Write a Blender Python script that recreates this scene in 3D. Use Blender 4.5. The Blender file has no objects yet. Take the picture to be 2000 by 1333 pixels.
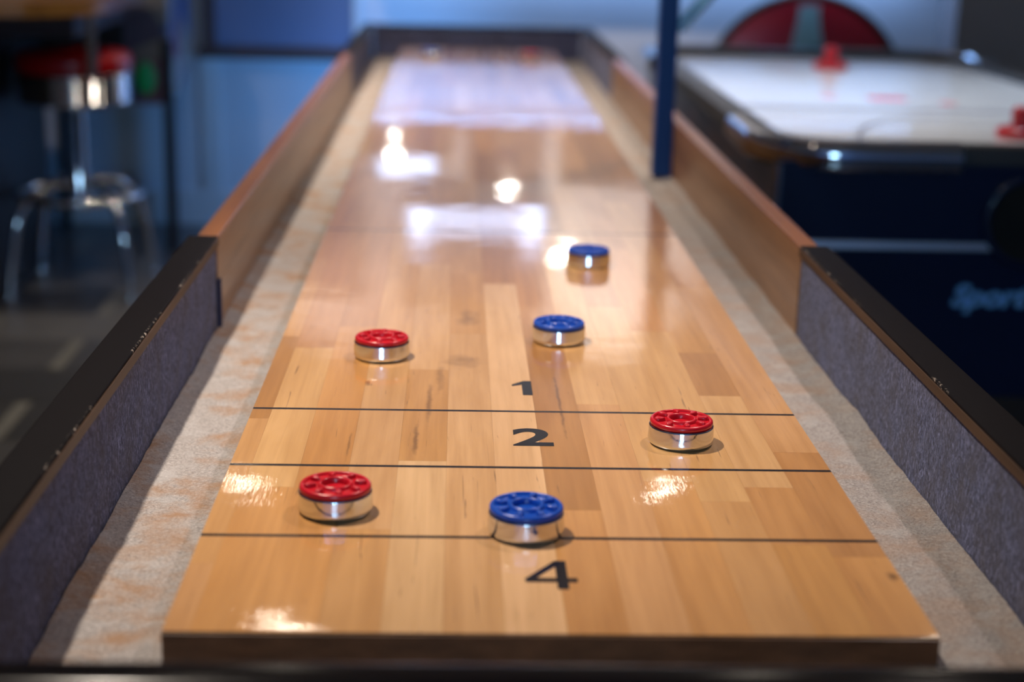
import bpy, bmesh, math, random
from mathutils import Vector, Matrix, noise
random.seed(7)
S = bpy.context.scene
C = S.collection
PI = math.pi

# ------------------------------------------------------------------ camera
cam_d = bpy.data.cameras.new('camera')
cam = bpy.data.objects.new('camera', cam_d); C.objects.link(cam)
PITCH, YAW, ROLL = 0.27064, 0.03908, 0.02510
fw = Vector((math.sin(YAW)*math.cos(PITCH), math.cos(YAW)*math.cos(PITCH), -math.sin(PITCH)))
r0 = Vector((math.cos(YAW), -math.sin(YAW), 0)); u0 = r0.cross(fw)
rr = r0*math.cos(ROLL)+u0*math.sin(ROLL); uu = -r0*math.sin(ROLL)+u0*math.cos(ROLL)
M = Matrix((rr, uu, -fw)).transposed().to_4x4()
M.translation = Vector((-0.0685, -0.9256, 0.4547))
cam.matrix_world = M
cam_d.sensor_width = 36; cam_d.lens = 54.83
cam_d.clip_start = 0.02; cam_d.clip_end = 50
cam_d.dof.use_dof = True
cam_d.dof.focus_distance = (Vector((0.02, 0.39, 0)) - M.translation).dot(fw)
cam_d.dof.aperture_fstop = 3.1
S.camera = cam

# ------------------------------------------------------------------ world and exposure
W = bpy.data.worlds.new('world'); S.world = W; W.use_nodes = True
W.node_tree.nodes['Background'].inputs[0].default_value = (0.25, 0.4, 0.8, 1)
W.node_tree.nodes['Background'].inputs[1].default_value = 0.01
S.view_settings.view_transform = 'Standard'
S.view_settings.look = 'None'
S.view_settings.gamma = 1
S.view_settings.use_curve_mapping = False
S.view_settings.exposure = 0.0
S.cycles.use_denoising = True
S.cycles.max_bounces = 8

FLOOR = -0.78
CEIL = 1.66
BACK = 5.20

# ------------------------------------------------------------------ large lights
def area(name, loc, target, sx, sy, power, col):
    d = bpy.data.lights.new(name, 'AREA'); d.shape = 'RECTANGLE'; d.size = sx; d.size_y = sy
    d.energy = power; d.color = col
    o = bpy.data.objects.new(name, d); C.objects.link(o)
    o.location = loc
    o.rotation_euler = (Vector(target)-Vector(loc)).to_track_quat('-Z', 'Y').to_euler()
    return o
# blue strip washing the back wall, then two added blue fills
area('blue_shelf_light', (0.62, BACK-0.10, 0.335), (0.62, BACK-0.04, -0.5), 2.15, 0.03, 6.5, (0.27, 0.50, 1.0))
area('blue_table_end_fill', (-0.20, 4.565, -0.20), (-0.95, 5.20, -0.50), 0.4, 0.03, 9, (0.10, 0.38, 1.0))  # unseen fill, added to turn the left part of the back wall blue
area('blue_rear_wall_fill', (-0.2, -2.3, 1.45), (-0.2, -3.0, -0.1), 3.6, 0.10, 20, (0.12, 0.34, 1.0))  # unseen fill, added so the wall behind the camera reflects as blue

# downlights: (x, y, power, cone, colour, aim); each also gets a fixture on the ceiling
WARM = (1.0, 0.87, 0.73)
DOWN = [(-0.62, 0.62, 146, 60, WARM, (-0.14, 0.50, 0)), (0.78, 0.95, 62, 62, (1.0, 0.84, 0.78), (0.10, 0.80, 0)),
        (-0.56, 3.38, 165, 92, WARM, (-0.2, 3.35, 0)), (0.70, 4.59, 105, 66, (1.0, 0.88, 0.80), (0.50, 5.2, 0.70)), (-0.85, 4.62, 62, 62, (1.0, 0.88, 0.84), (-0.30, 5.2, 0.75)),
        (0.74, 2.77, 62, 88, WARM, (0.25, 2.75, 0)), (1.35, 3.26, 120, 72, (0.74, 0.85, 1.0), (1.25, 3.2, 0)), (-1.75, 3.26, 62, 90, WARM, (-1.6, 3.6, 0)),  # last one here is added to brighten the bar counter and stool
        (-0.62, 1.95, 105, 78, WARM, (-0.1, 1.9, 0))]  # added to brighten the middle of the board

# ------------------------------------------------------------------ materials
def mat(name, base=(0.5, 0.5, 0.5), rough=0.5, metal=0.0, coat=0.0, coat_r=0.03, emit=None, estr=0.0, spec=0.5):
    m = bpy.data.materials.new(name); m.use_nodes = True
    b = m.node_tree.nodes['Principled BSDF']
    b.inputs['Base Color'].default_value = (*base, 1)
    b.inputs['Roughness'].default_value = rough
    b.inputs['Metallic'].default_value = metal
    b.inputs['Coat Weight'].default_value = coat
    b.inputs['Coat Roughness'].default_value = coat_r
    b.inputs['Specular IOR Level'].default_value = spec
    if emit:
        b.inputs['Emission Color'].default_value = (*emit, 1)
        b.inputs['Emission Strength'].default_value = estr
    return m
class NT:
    def __init__(s, m):
        s.m = m; s.t = m.node_tree; s.b = s.t.nodes['Principled BSDF']
    def n(s, typ, **kw):
        o = s.t.nodes.new(typ)
        for k, v in kw.items():
            if k.startswith('i_'):
                o.inputs[k[2:].replace('_', ' ')].default_value = v
            else: setattr(o, k, v)
        return o
    def l(s, a, b): s.t.links.new(a, b)
    def coords(s, scale=(1, 1, 1), rnd=False):
        tc = s.n('ShaderNodeTexCoord'); mp = s.n('ShaderNodeMapping'); mp.inputs['Scale'].default_value = scale
        s.l(tc.outputs['Object'], mp.inputs['Vector'])
        if rnd:
            oi = s.n('ShaderNodeObjectInfo'); mu = s.n('ShaderNodeMath', operation='MULTIPLY'); mu.inputs[1].default_value = 37.0
            s.l(oi.outputs['Random'], mu.inputs[0]); s.l(mu.outputs[0], mp.inputs['Location'])
        return mp.outputs['Vector']
    def noise(s, vec, scale, detail=3, rough=0.55, dist=0.0):
        o = s.n('ShaderNodeTexNoise'); o.inputs['Scale'].default_value = scale
        o.inputs['Detail'].default_value = detail; o.inputs['Roughness'].default_value = rough
        o.inputs['Distortion'].default_value = dist
        s.l(vec, o.inputs['Vector']); return o.outputs['Fac']
    def ramp(s, fac, stops):
        o = s.n('ShaderNodeValToRGB'); e = o.color_ramp.elements
        while len(e) < len(stops): e.new(0.5)
        for k, (p, c) in enumerate(stops):
            e[k].position = p; e[k].color = (*c, 1) if len(c) == 3 else c
        s.l(fac, o.inputs['Fac']); return o.outputs['Color']
    def mix(s, fac, a, b, mode='MIX'):
        o = s.n('ShaderNodeMix', data_type='RGBA', blend_type=mode)
        for v, i in ((fac, 0), (a, 6), (b, 7)):
            if hasattr(v, 'is_linked'): s.l(v, o.inputs[i])
            else: o.inputs[i].default_value = v if i == 0 else (*v, 1)
        return o.outputs[2]
    def bump(s, h, strength, dist, into='Normal', prev=None):
        o = s.n('ShaderNodeBump'); o.inputs['Strength'].default_value = strength; o.inputs['Distance'].default_value = dist
        s.l(h, o.inputs['Height'])
        if prev is not None: s.l(prev, o.inputs['Normal'])
        if into: s.l(o.outputs['Normal'], s.b.inputs[into])
        return o.outputs['Normal']
G1 = (1, 1, 1); G0 = (0, 0, 0)

# lacquered maple planks: object colour gives the plank's own tone
maple = mat('lacquered_maple', rough=0.3, coat=1.0, coat_r=0.035)
t = NT(maple)
oi = t.n('ShaderNodeObjectInfo')
v = t.coords((60, 2.2, 60), rnd=True)
grain = t.noise(v, 2.2, 4, 0.6, 0.4)
v2 = t.coords((9, 1.3, 9), rnd=True)
cloud = t.noise(v2, 1.6, 3, 0.6, 1.0)
c1 = t.mix(t.ramp(grain, [(0.35, G0), (0.72, G1)]), (1.06, 1.04, 1.02), (0.88, 0.83, 0.76))
c2 = t.mix(t.ramp(cloud, [(0.35, G0), (0.7, G1)]), (1.05, 1.04, 1.03), (0.86, 0.79, 0.68))
c = t.mix(1.0, oi.outputs['Color'], c1, 'MULTIPLY')
c = t.mix(1.0, c, c2, 'MULTIPLY')
v3 = t.coords((190, 5.5, 190), rnd=True)
streak = t.ramp(t.noise(v3, 1.5, 2, 0.5, 1.6), [(0.70, G0), (0.76, (0.8,)*3)])
c = t.mix(streak, c, (0.16, 0.075, 0.03))
# knots and mineral streaks in the wood: x, y, half width, half length, darkness
tcw = t.n('ShaderNodeTexCoord')
wob = t.n('ShaderNodeTexNoise'); wob.inputs['Scale'].default_value = 55.0; wob.inputs['Detail'].default_value = 4.0
t.l(tcw.outputs['Object'], wob.inputs['Vector'])
for kx, ky, rx, ry, st in ((-0.0514, 0.807, 0.016, 0.042, 0.55), (-0.0577, 0.633, 0.022, 0.028, 0.45), (0.0338, 0.505, 0.0022, 0.125, 0.75), (-0.1004, 0.383, 0.0030, 0.055, 0.7),
                           (-0.0905, 0.484, 0.0032, 0.070, 0.6), (-0.1581, 0.367, 0.0015, 0.045, 0.6), (-0.1524, 0.550, 0.0045, 0.011, 0.7), (0.2480, 0.095, 0.0055, 0.008, 0.85), (-0.0809, 0.568, 0.0050, 0.070, 0.4), (0.075, 1.05, 0.015, 0.05, 0.35)):
    mpk = t.n('ShaderNodeMapping'); mpk.vector_type = 'POINT'
    mpk.inputs['Scale'].default_value = (1/rx, 1/ry, 0.0); mpk.inputs['Location'].default_value = (-kx/rx-0.9, -ky/ry-0.9, 0)
    t.l(tcw.outputs['Object'], mpk.inputs['Vector'])
    ad = t.n('ShaderNodeVectorMath', operation='MULTIPLY_ADD'); t.l(wob.outputs['Color'], ad.inputs[0]); ad.inputs[1].default_value = (1.8, 1.8, 0.0)
    t.l(mpk.outputs['Vector'], ad.inputs[2])
    ln = t.n('ShaderNodeVectorMath', operation='LENGTH'); t.l(ad.outputs['Vector'], ln.inputs[0])
    c = t.mix(t.ramp(ln.outputs['Value'], [(0.25, (st,)*3), (1.0, G0)]), c, (0.15, 0.065, 0.022))
t.l(c, t.b.inputs['Base Color'])
tc = t.n('ShaderNodeTexCoord')
wav = t.noise(tc.outputs['Object'], 9.0, 2, 0.5)
mp = t.n('ShaderNodeMapping'); mp.inputs['Scale'].default_value = (90, 6, 1); t.l(tc.outputs['Object'], mp.inputs['Vector'])
fine = t.noise(mp.outputs['Vector'], 3.0, 3, 0.7)
n1 = t.bump(wav, 0.07, 0.006, into=None)
t.bump(fine, 0.15, 0.0006, 'Coat Normal', prev=n1)

end_wood = mat('board_end_grain', (0.16, 0.07, 0.025), 0.45, coat=0.3, coat_r=0.2)
t = NT(end_wood)
c = t.ramp(t.noise(t.coords((18, 1, 60)), 1.2, 3), [(0.3, (0.10, 0.042, 0.014)), (0.7, (0.24, 0.115, 0.045))])
t.l(c, t.b.inputs['Base Color'])
board_core = mat('board_core', (0.10, 0.045, 0.015), 0.6)
ink = mat('black_line_ink', (0.010, 0.009, 0.013), 0.22, coat=0.6, coat_r=0.06)

felt = mat('grey_felt', rough=0.95, spec=0.15)
t = NT(felt)
v = t.coords((1, 1.0, 0.55))
a = t.noise(v, 300, 5, 0.75, 0.9); bq = t.noise(t.coords((1, 1, 1)), 26, 4, 0.6)
c = t.ramp(a, [(0.34, (0.024, 0.027, 0.052)), (0.5, (0.100, 0.110, 0.205)), (0.66, (0.31, 0.335, 0.58))])
c = t.mix(t.ramp(bq, [(0.35, G0), (0.7, (0.6, 0.6, 0.6))]), c, (0.085, 0.072, 0.080))
t.l(c, t.b.inputs['Base Color']); t.b.inputs['Sheen Weight'].default_value = 0.1
t.bump(a, 0.7, 0.0025)

def make_carpet(name, stain, k):
    m = mat(name, rough=1.0, spec=0.1); t = NT(m)
    v = t.coords()
    a = t.noise(v, 380, 5, 0.75, 0.5); st = t.noise(v, 17, 4, 0.6, 0.3); st2 = t.noise(v, 38, 4, 0.6, 0.3); spk = t.noise(v, 150, 2, 0.5)
    c = t.ramp(a, [(0.3, (0.27*k, 0.24*k, 0.23*k)), (0.55, (0.53*k, 0.485*k, 0.465*k)), (0.75, (0.78*k, 0.74*k, 0.72*k))])
    c = t.mix(t.ramp(st, [(0.44, G0), (0.66, (stain,)*3)]), c, (0.46, 0.255, 0.13))
    c = t.mix(t.ramp(st2, [(0.52, G0), (0.72, (0.6, 0.6, 0.6))]), c, (0.62*k, 0.595*k, 0.585*k))
    c = t.mix(t.ramp(spk, [(0.74, G0), (0.80, (0.5, 0.5, 0.5))]), c, (0.16, 0.12, 0.10))
    t.l(c, t.b.inputs['Base Color'])
    n1 = t.bump(st2, 0.5, 0.006, into=None)
    t.bump(a, 0.8, 0.003, prev=n1)
    return m
carpet = make_carpet('stained_gutter_carpet', 0.8, 1.0)
carpet_grey = make_carpet('grey_gutter_carpet', 0.35, 0.82)

black_rail = mat('black_satin_rail', (0.006, 0.005, 0.006), 0.58, spec=0.06)
t = NT(black_rail)
tc = t.n('ShaderNodeTexCoord'); sp = t.n('ShaderNodeSeparateXYZ'); t.l(tc.outputs['Object'], sp.inputs[0])
ab = t.n('ShaderNodeMath', operation='ABSOLUTE'); t.l(sp.outputs['X'], ab.inputs[0])
mr = t.n('ShaderNodeMapRange'); mr.inputs['From Min'].default_value = 0.3572; mr.inputs['From Max'].default_value = 0.3552
t.l(ab.outputs[0], mr.inputs['Value'])
mz = t.n('ShaderNodeMapRange'); mz.inputs['From Min'].default_value = 0.0612; mz.inputs['From Max'].default_value = 0.0630
t.l(sp.outputs['Z'], mz.inputs['Value'])
nz = t.noise(t.coords((1, 1, 1)), 240, 3, 0.7)
chip = t.ramp(nz, [(0.56, G0), (0.62, G1)])
big = t.ramp(t.noise(t.coords(), 9, 2), [(0.50, G0), (0.60, G1)])
k1 = t.n('ShaderNodeMath', operation='MULTIPLY'); t.l(mr.outputs[0], k1.inputs[0]); t.l(mz.outputs[0], k1.inputs[1])
k2 = t.n('ShaderNodeMath', operation='MULTIPLY'); t.l(k1.outputs[0], k2.inputs[0]); t.l(chip, k2.inputs[1])
k3 = t.n('ShaderNodeMath', operation='MULTIPLY'); t.l(k2.outputs[0], k3.inputs[0]); t.l(big, k3.inputs[1])
c = t.mix(k3.outputs[0], (0.006, 0.005, 0.006), (0.50, 0.42, 0.36))
t.l(c, t.b.inputs['Base Color'])
t.bump(t.noise(t.coords((1, 0.25, 1)), 160, 3), 0.06, 0.001)

panel_wood = mat('oak_side_panel', rough=0.38, coat=0.3, coat_r=0.15)
t = NT(panel_wood)
g = t.noise(t.coords((40, 1.6, 40)), 2.0, 4, 0.6, 0.5)
c = t.ramp(g, [(0.3, (0.19, 0.085, 0.032)), (0.55, (0.29, 0.14, 0.058)), (0.8, (0.36, 0.185, 0.08))])
t.l(c, t.b.inputs['Base Color'])
panel_edge = mat('reddish_panel_edge', rough=0.35, coat=0.4, coat_r=0.15)
t = NT(panel_edge)
g = t.noise(t.coords((60, 1.6, 60)), 2.0, 4, 0.6, 0.5)
c = t.ramp(g, [(0.3, (0.20, 0.065, 0.018)), (0.75, (0.36, 0.135, 0.04))])
t.l(c, t.b.inputs['Base Color'])
navy_edge = mat('navy_felt_edge', (0.012, 0.018, 0.07), 0.7)
cab_black = mat('black_cabinet', (0.012, 0.010, 0.010), 0.4)
post_blue = mat('dark_blue_post', (0.002, 0.045, 0.20), 0.5, spec=0.3)
brace_blue = mat('pale_blue_brace', (0.28, 0.66, 1.0), 0.4)

chrome = mat('polished_chrome', (0.86, 0.86, 0.87), 0.07, 1.0)
t = NT(chrome)
t.bump(t.noise(t.coords((1, 1, 0.25)), 130, 3, 0.6), 0.10, 0.0012)
puck_metal = mat('worn_chrome', (0.74, 0.77, 0.82), 0.10, 1.0)
t = NT(puck_metal)
nn = t.noise(t.coords((1, 1, 0.5), rnd=True), 150, 4, 0.65)
t.bump(nn, 0.14, 0.0008)
t.l(t.ramp(t.noise(t.coords((1, 1, 1), rnd=True), 90, 4, 0.6), [(0.4, (0.06,)*3), (0.75, (0.24,)*3)]), t.b.inputs['Roughness'])
def plastic(name, col):
    m = mat(name, col, 0.26, spec=0.5)
    q = NT(m); q.bump(q.noise(q.coords((1, 1, 1), rnd=True), 420, 3, 0.6), 0.22, 0.0006)
    m.node_tree.nodes['Principled BSDF'].inputs['Subsurface Weight'].default_value = 0.0
    return m
red_cap = plastic('red_plastic', (0.50, 0.007, 0.018))
blue_cap = plastic('blue_plastic', (0.006, 0.065, 0.42))

wall_m = mat('painted_wall', rough=0.75)
t = NT(wall_m)
c = t.ramp(t.noise(t.coords(), 1.2, 3), [(0.3, (0.56, 0.57, 0.60)), (0.7, (0.62, 0.63, 0.66))])
t.l(c, t.b.inputs['Base Color']); t.bump(t.noise(t.coords(), 180, 2), 0.08, 0.001)
grey_wall = mat('grey_brown_wall', (0.20, 0.18, 0.18), 0.8)
t = NT(grey_wall); t.l(t.ramp(t.noise(t.coords(), 2, 3), [(0.3, (0.30, 0.27, 0.27)), (0.7, (0.36, 0.33, 0.33))]), t.b.inputs['Base Color'])
ceil_m = mat('ceiling_paint', rough=0.9)
t = NT(ceil_m); t.l(t.ramp(t.noise(t.coords(), 3, 3), [(0.3, (0.25, 0.24, 0.24)), (0.7, (0.30, 0.29, 0.28))]), t.b.inputs['Base Color'])
trim_white = mat('white_trim', (0.62, 0.62, 0.62), 0.5)
t = NT(trim_white); t.l(t.ramp(t.noise(t.coords(), 4, 2), [(0.3, (0.56, 0.56, 0.56)), (0.7, (0.66, 0.66, 0.66))]), t.b.inputs['Base Color'])
brown_sill = mat('dark_brown_sill', rough=0.5)
t = NT(brown_sill); t.l(t.ramp(t.noise(t.coords((2, 30, 30)), 2, 3), [(0.3, (0.055, 0.03, 0.03)), (0.7, (0.10, 0.055, 0.05))]), t.b.inputs['Base Color'])
pane_blue = mat('dim_blue_pane', (0.16, 0.20, 0.32), 0.25, coat=0.4, coat_r=0.05)
floor_m = mat('charcoal_floor_plank', rough=0.28, spec=0.5)
t = NT(floor_m); oi = t.n('ShaderNodeObjectInfo')
g = t.noise(t.coords((2.0, 26, 26), rnd=True), 2.0, 4, 0.6, 0.4)
c = t.mix(1.0, oi.outputs['Color'], t.ramp(g, [(0.3, (0.7,)*3), (0.7, (1.25,)*3)]), 'MULTIPLY')
t.l(c, t.b.inputs['Base Color'])
floor_base_m = mat('charcoal_floor', (0.035, 0.034, 0.034), 0.3)
t = NT(floor_base_m); t.l(t.ramp(t.noise(t.coords(), 3, 3), [(0.3, (0.028,)*3), (0.7, (0.042,)*3)]), t.b.inputs['Base Color'])

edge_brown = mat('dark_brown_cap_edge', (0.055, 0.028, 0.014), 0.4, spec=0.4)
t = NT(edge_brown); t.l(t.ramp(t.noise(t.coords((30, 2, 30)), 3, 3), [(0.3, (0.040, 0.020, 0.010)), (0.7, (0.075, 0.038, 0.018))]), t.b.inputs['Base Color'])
gloss_black = mat('gloss_black_rail', (0.005, 0.004, 0.005), 0.16, spec=0.3)
frame_m_ = mat('grey_strip_housing', (0.2, 0.2, 0.22), 0.5)
# ------------------------------------------------------------------ mesh helpers
def box(bm, x0, x1, y0, y1, z0, z1, bev=0.0, seg=2):
    vs = [bm.verts.new((x, y, z)) for x in (x0, x1) for y in (y0, y1) for z in (z0, z1)]
    fs = [bm.faces.new([vs[i] for i in q]) for q in ((0,1,3,2),(4,6,7,5),(0,4,5,1),(2,3,7,6),(0,2,6,4),(1,5,7,3))]
    if bev > 0:
        es = list({e for f in fs for e in f.edges})
        bmesh.ops.bevel(bm, geom=es, offset=bev, segments=seg, affect='EDGES', profile=0.6)
    return bm
def lathe(bm, prof, n=32, cx=0, cy=0):
    rings = []
    for r, z in prof:
        if r < 1e-6: rings.append([bm.verts.new((cx, cy, z))])
        else: rings.append([bm.verts.new((cx+r*math.cos(2*PI*k/n), cy+r*math.sin(2*PI*k/n), z)) for k in range(n)])
    for a, b in zip(rings, rings[1:]):
        for k in range(n):
            k2 = (k+1) % n
            if len(a) == 1 and len(b) == 1: continue
            if len(a) == 1: bm.faces.new((a[0], b[k2], b[k]))
            elif len(b) == 1: bm.faces.new((a[k], a[k2], b[0]))
            else: bm.faces.new((a[k], a[k2], b[k2], b[k]))
    return bm
def tube(bm, pts, r, n=10, cap=True):
    pts = [Vector(p) for p in pts]; rings = []
    ref = Vector((0, 0, 1))
    for i, p in enumerate(pts):
        d = (pts[min(i+1, len(pts)-1)] - pts[max(i-1, 0)]).normalized()
        if abs(d.dot(ref)) > 0.95: ref2 = Vector((1, 0, 0))
        else: ref2 = ref
        if i == 0: s = d.cross(ref2).normalized()
        else: s = (s - d*s.dot(d)).normalized()
        q = d.cross(s)
        rings.append([bm.verts.new(p + s*r*math.cos(2*PI*k/n) + q*r*math.sin(2*PI*k/n)) for k in range(n)])
    for a, b in zip(rings, rings[1:]):
        for k in range(n): bm.faces.new((a[k], a[(k+1) % n], b[(k+1) % n], b[k]))
    if cap:
        bm.faces.new(rings[0][::-1]); bm.faces.new(rings[-1])
    return bm
def torus(bm, R, r, z, n=40, m=10, cx=0, cy=0):
    rings = []
    for k in range(n):
        a = 2*PI*k/n
        rings.append([bm.verts.new((cx+(R+r*math.cos(2*PI*j/m))*math.cos(a), cy+(R+r*math.cos(2*PI*j/m))*math.sin(a), z+r*math.sin(2*PI*j/m))) for j in range(m)])
    for k in range(n):
        a, b = rings[k], rings[(k+1) % n]
        for j in range(m): bm.faces.new((a[j], b[j], b[(j+1) % m], a[(j+1) % m]))
    return bm
def prism(bm, poly, z0, z1):
    a = [bm.verts.new((x, y, z0)) for x, y in poly]; b = [bm.verts.new((x, y, z1)) for x, y in poly]
    bm.faces.new(a[::-1]); bm.faces.new(b)
    for k in range(len(poly)): bm.faces.new((a[k], a[(k+1) % len(a)], b[(k+1) % len(a)], b[k]))
    return bm
def obj(name, bm, m, parent=None, smooth=False, local=False):
    """world-coordinate mesh; parented with its location undone unless local"""
    if isinstance(bm, bmesh.types.BMesh):
        bmesh.ops.recalc_face_normals(bm, faces=bm.faces)
        me = bpy.data.meshes.new(name); bm.to_mesh(me); bm.free()
    else: me = bm
    if smooth:
        for p in me.polygons: p.use_smooth = True
        if smooth != True:
            me.set_sharp_from_angle(angle=math.radians(smooth))
    if m and not me.materials: me.materials.append(m)
    o = bpy.data.objects.new(name, me); C.objects.link(o)
    if parent:
        o.parent = parent
        if not local:
            q = parent; off = Vector((0, 0, 0))
            while q: off -= q.location; q = q.parent
            o.location = off
    return o
def tag(o, label, cat, group=None):
    o['label'] = label; o['category'] = cat
    if group: o['group'] = group
    return o
def thing(name, label, cat, loc=(0, 0, 0), rotz=0, group=None):
    o = bpy.data.objects.new(name, None); C.objects.link(o); o.empty_display_size = 0.05
    o.location = loc; o.rotation_euler = (0, 0, rotz)
    return tag(o, label, cat, group)
def struct(name, bm, m, label=None):
    o = obj(name, bm, m); o['kind'] = 'structure'
    if label: o['label'] = label
    return o
B = bmesh.new
def text_mesh(body, bold=0.0, shear=0.0, depth=0.0):
    cu = bpy.data.curves.new('t', 'FONT'); cu.body = body; cu.offset = bold; cu.shear = shear; cu.extrude = depth
    cu.resolution_u = 6
    o = bpy.data.objects.new('t', cu); C.objects.link(o)
    dg = bpy.context.evaluated_depsgraph_get(); dg.update()
    me = bpy.data.meshes.new_from_object(o.evaluated_get(dg)); me.materials.clear()
    bpy.data.objects.remove(o); bpy.data.curves.remove(cu)
    return me
def fit(me, f):
    xs = [v.co.x for v in me.vertices]; ys = [v.co.y for v in me.vertices]
    x0, x1, y0, y1 = min(xs), max(xs), min(ys), max(ys)
    for v in me.vertices: v.co = f((v.co.x-x0)/(x1-x0), (v.co.y-y0)/(y1-y0), v.co.z)
    return me

# ------------------------------------------------------------------ the room
XL, XR, YF = -3.2, 3.4, -3.0
floor = struct('floor', box(B(), XL, XR, YF, BACK, FLOOR-0.06, FLOOR-0.004), floor_base_m)
struct('ceiling', box(B(), XL, XR, YF, BACK, CEIL, CEIL+0.05), ceil_m)
wb = struct('wall_back', box(B(), XL, XR, BACK, BACK+0.1, FLOOR-0.06, CEIL+0.05), wall_m)
struct('wall_left', box(B(), XL-0.1, XL, YF, BACK, FLOOR-0.06, CEIL+0.05), wall_m)
struct('wall_right', box(B(), XR, XR+0.1, YF, BACK, FLOOR-0.06, CEIL+0.05), wall_m)
struct('wall_front', box(B(), XL, XR, YF-0.1, YF, FLOOR-0.06, CEIL+0.05), wall_m)
struct('baseboard_back', box(B(), XL, 1.80, BACK-0.018, BACK, FLOOR-0.004, FLOOR+0.13, 0.004), trim_white)
struct('trim_1', box(B(), -1.06, -0.985, BACK-0.012, BACK, FLOOR+0.13, -0.115, 0.003), trim_white)
struct('wall_return', box(B(), 1.80, XR, 4.98, BACK, FLOOR-0.004, CEIL), grey_wall)

# window with dark sill on the left of the back wall
w1 = struct('window_1', box(B(), -1.0, -0.468, BACK-0.02, BACK-0.004, -0.085, 1.05), pane_blue)
obj('window_sill', box(B(), -1.06, -0.45, BACK-0.07, BACK, -0.125, -0.085, 0.004), brown_sill, w1)
obj('window_frame', box(B(), -1.045, -0.995, BACK-0.03, BACK, -0.085, 1.10, 0.003), brown_sill, w1)
obj('window_frame', box(B(), -0.995, -0.45, BACK-0.03, BACK, 1.05, 1.10, 0.003), trim_white, w1)
obj('window_frame', box(B(), -0.470, -0.450, BACK-0.03, BACK, -0.085, 1.05, 0.003), trim_white, w1)

# daylight window behind the camera
day = mat('daylight_pane', (0.8, 0.9, 1.0), 0.4, emit=(0.42, 0.72, 1.0), estr=26.0)
w2 = struct('window_2', box(B(), -0.42, 0.26, YF, YF+0.02, 0.42, 0.82), day)
for q in ((-0.48, -0.42, 0.36, 0.88), (0.26, 0.32, 0.36, 0.88), (-0.42, 0.26, 0.82, 0.88), (-0.42, 0.26, 0.36, 0.42)):
    obj('window_frame', box(B(), q[0], q[1], YF, YF+0.04, q[2], q[3], 0.004), trim_white, w2)

# floor planks: rows across, short pale strips between them
plank_cols = [(0.050, 0.048, 0.047), (0.034, 0.033, 0.033), (0.075, 0.072, 0.069), (0.042, 0.041, 0.042)]
ROWH = 0.294; X0 = -1.15; PER = 0.58
rowi = 0; y = 1.11
while y < BACK-0.05:
    y1 = min(y+ROWH, BACK-0.02)
    off = 0.0 if (rowi % 2 == 1) else PER/2
    k = -3
    while True:
        xa = X0+off+k*PER; xb = xa+PER
        if xa > 0.1: break
        if xb > -2.6:
            p_ = obj('floor_plank', box(B(), xa+0.022, xb-0.022, y+0.0015, y1-0.0015, FLOOR-0.012, FLOOR), floor_m, floor)
            cc = random.choice(plank_cols); f_ = random.uniform(0.85, 1.15)
            p_.color = (cc[0]*f_, cc[1]*f_, cc[2]*f_, 1)
            s_ = obj('floor_strip', box(B(), xa-0.019, xa+0.019, y+0.0015, y1-0.0015, FLOOR-0.012, FLOOR), floor_m, floor)
            f_ = random.uniform(0.8, 1.1); s_.color = (0.12*f_, 0.115*f_, 0.10*f_, 1)
        k += 1
    y += ROWH; rowi += 1

# ------------------------------------------------------------------ the shuffleboard table
XW = 0.355; GUT = -0.05; CAPT = 0.065; CAPB = 0.052; LEN = 4.353; NEAR = -0.163; FAR = LEN+0.147
J0, J1 = 0.930, 3.373
tbl = thing('shuffleboard_table', 'long shuffleboard table with glossy maple board, felt-lined ends and oak sides', 'game table', (0, LEN/2, FLOOR))
obj('cabinet', box(B(), -0.372, 0.372, NEAR-0.02, FAR+0.02, -0.34, GUT-0.016, 0.004), cab_black, tbl)
for sx in (-1, 1):
    for yy in (0.38, LEN-0.38):
        lg = B(); box(lg, sx*0.27-0.07, sx*0.27+0.07, yy-0.09, yy+0.09, FLOOR+0.03, -0.34, 0.006)
        l_ = obj('leg', lg, cab_black, tbl)
        obj('foot', lathe(B(), [(0, FLOOR), (0.04, FLOOR), (0.04, FLOOR+0.012), (0.015, FLOOR+0.02), (0.015, FLOOR+0.03), (0, FLOOR+0.03)], 20, sx*0.27, yy), chrome, l_)
# gutter carpet: lumpy strips
def gutter(name, x0, x1, y0, y1, nx, ny, sd, cm=None):
    bm = B(); rows = []
    for j in range(ny+1):
        yy = y0+(y1-y0)*j/ny; row = []
        for i in range(nx+1):
            xx = x0+(x1-x0)*i/nx
            h = 0.0035*noise.noise(Vector((xx*14, yy*9, sd)))+0.0016*noise.noise(Vector((xx*45, yy*40, sd+3)))+0.0007*noise.noise(Vector((xx*160, yy*160, sd)))
            d = abs(abs(xx)-XW)
            h += 0.004*math.exp(-(d/0.012)**2) + 0.0025*noise.noise(Vector((0, yy*6, sd+9)))*math.exp(-(d/0.05)**2)
            row.append(bm.verts.new((xx, yy, GUT+h)))
        rows.append(row)
    for a, b in zip(rows, rows[1:]):
        for i in range(nx): bm.faces.new((a[i], a[i+1], b[i+1], b[i]))
    # skirt gives the carpet its thickness
    ret = bmesh.ops.extrude_face_region(bm, geom=list(bm.faces))
    for v_ in [g_ for g_ in ret['geom'] if isinstance(g_, bmesh.types.BMVert)]: v_.co.z = GUT-0.014
    return obj(name, bm, cm or carpet, tbl, smooth=60)
gutter('gutter_carpet', -XW, -0.252, NEAR, FAR, 22, 620, 1.0)
gutter('gutter_carpet', 0.252, XW, NEAR, FAR, 22, 620, 5.0, carpet_grey)
gutter('end_carpet', -0.252, 0.252, NEAR, -0.002, 50, 16, 8.0)
gutter('end_carpet', -0.252, 0.252, LEN+0.002, FAR, 50, 16, 11.0)
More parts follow.
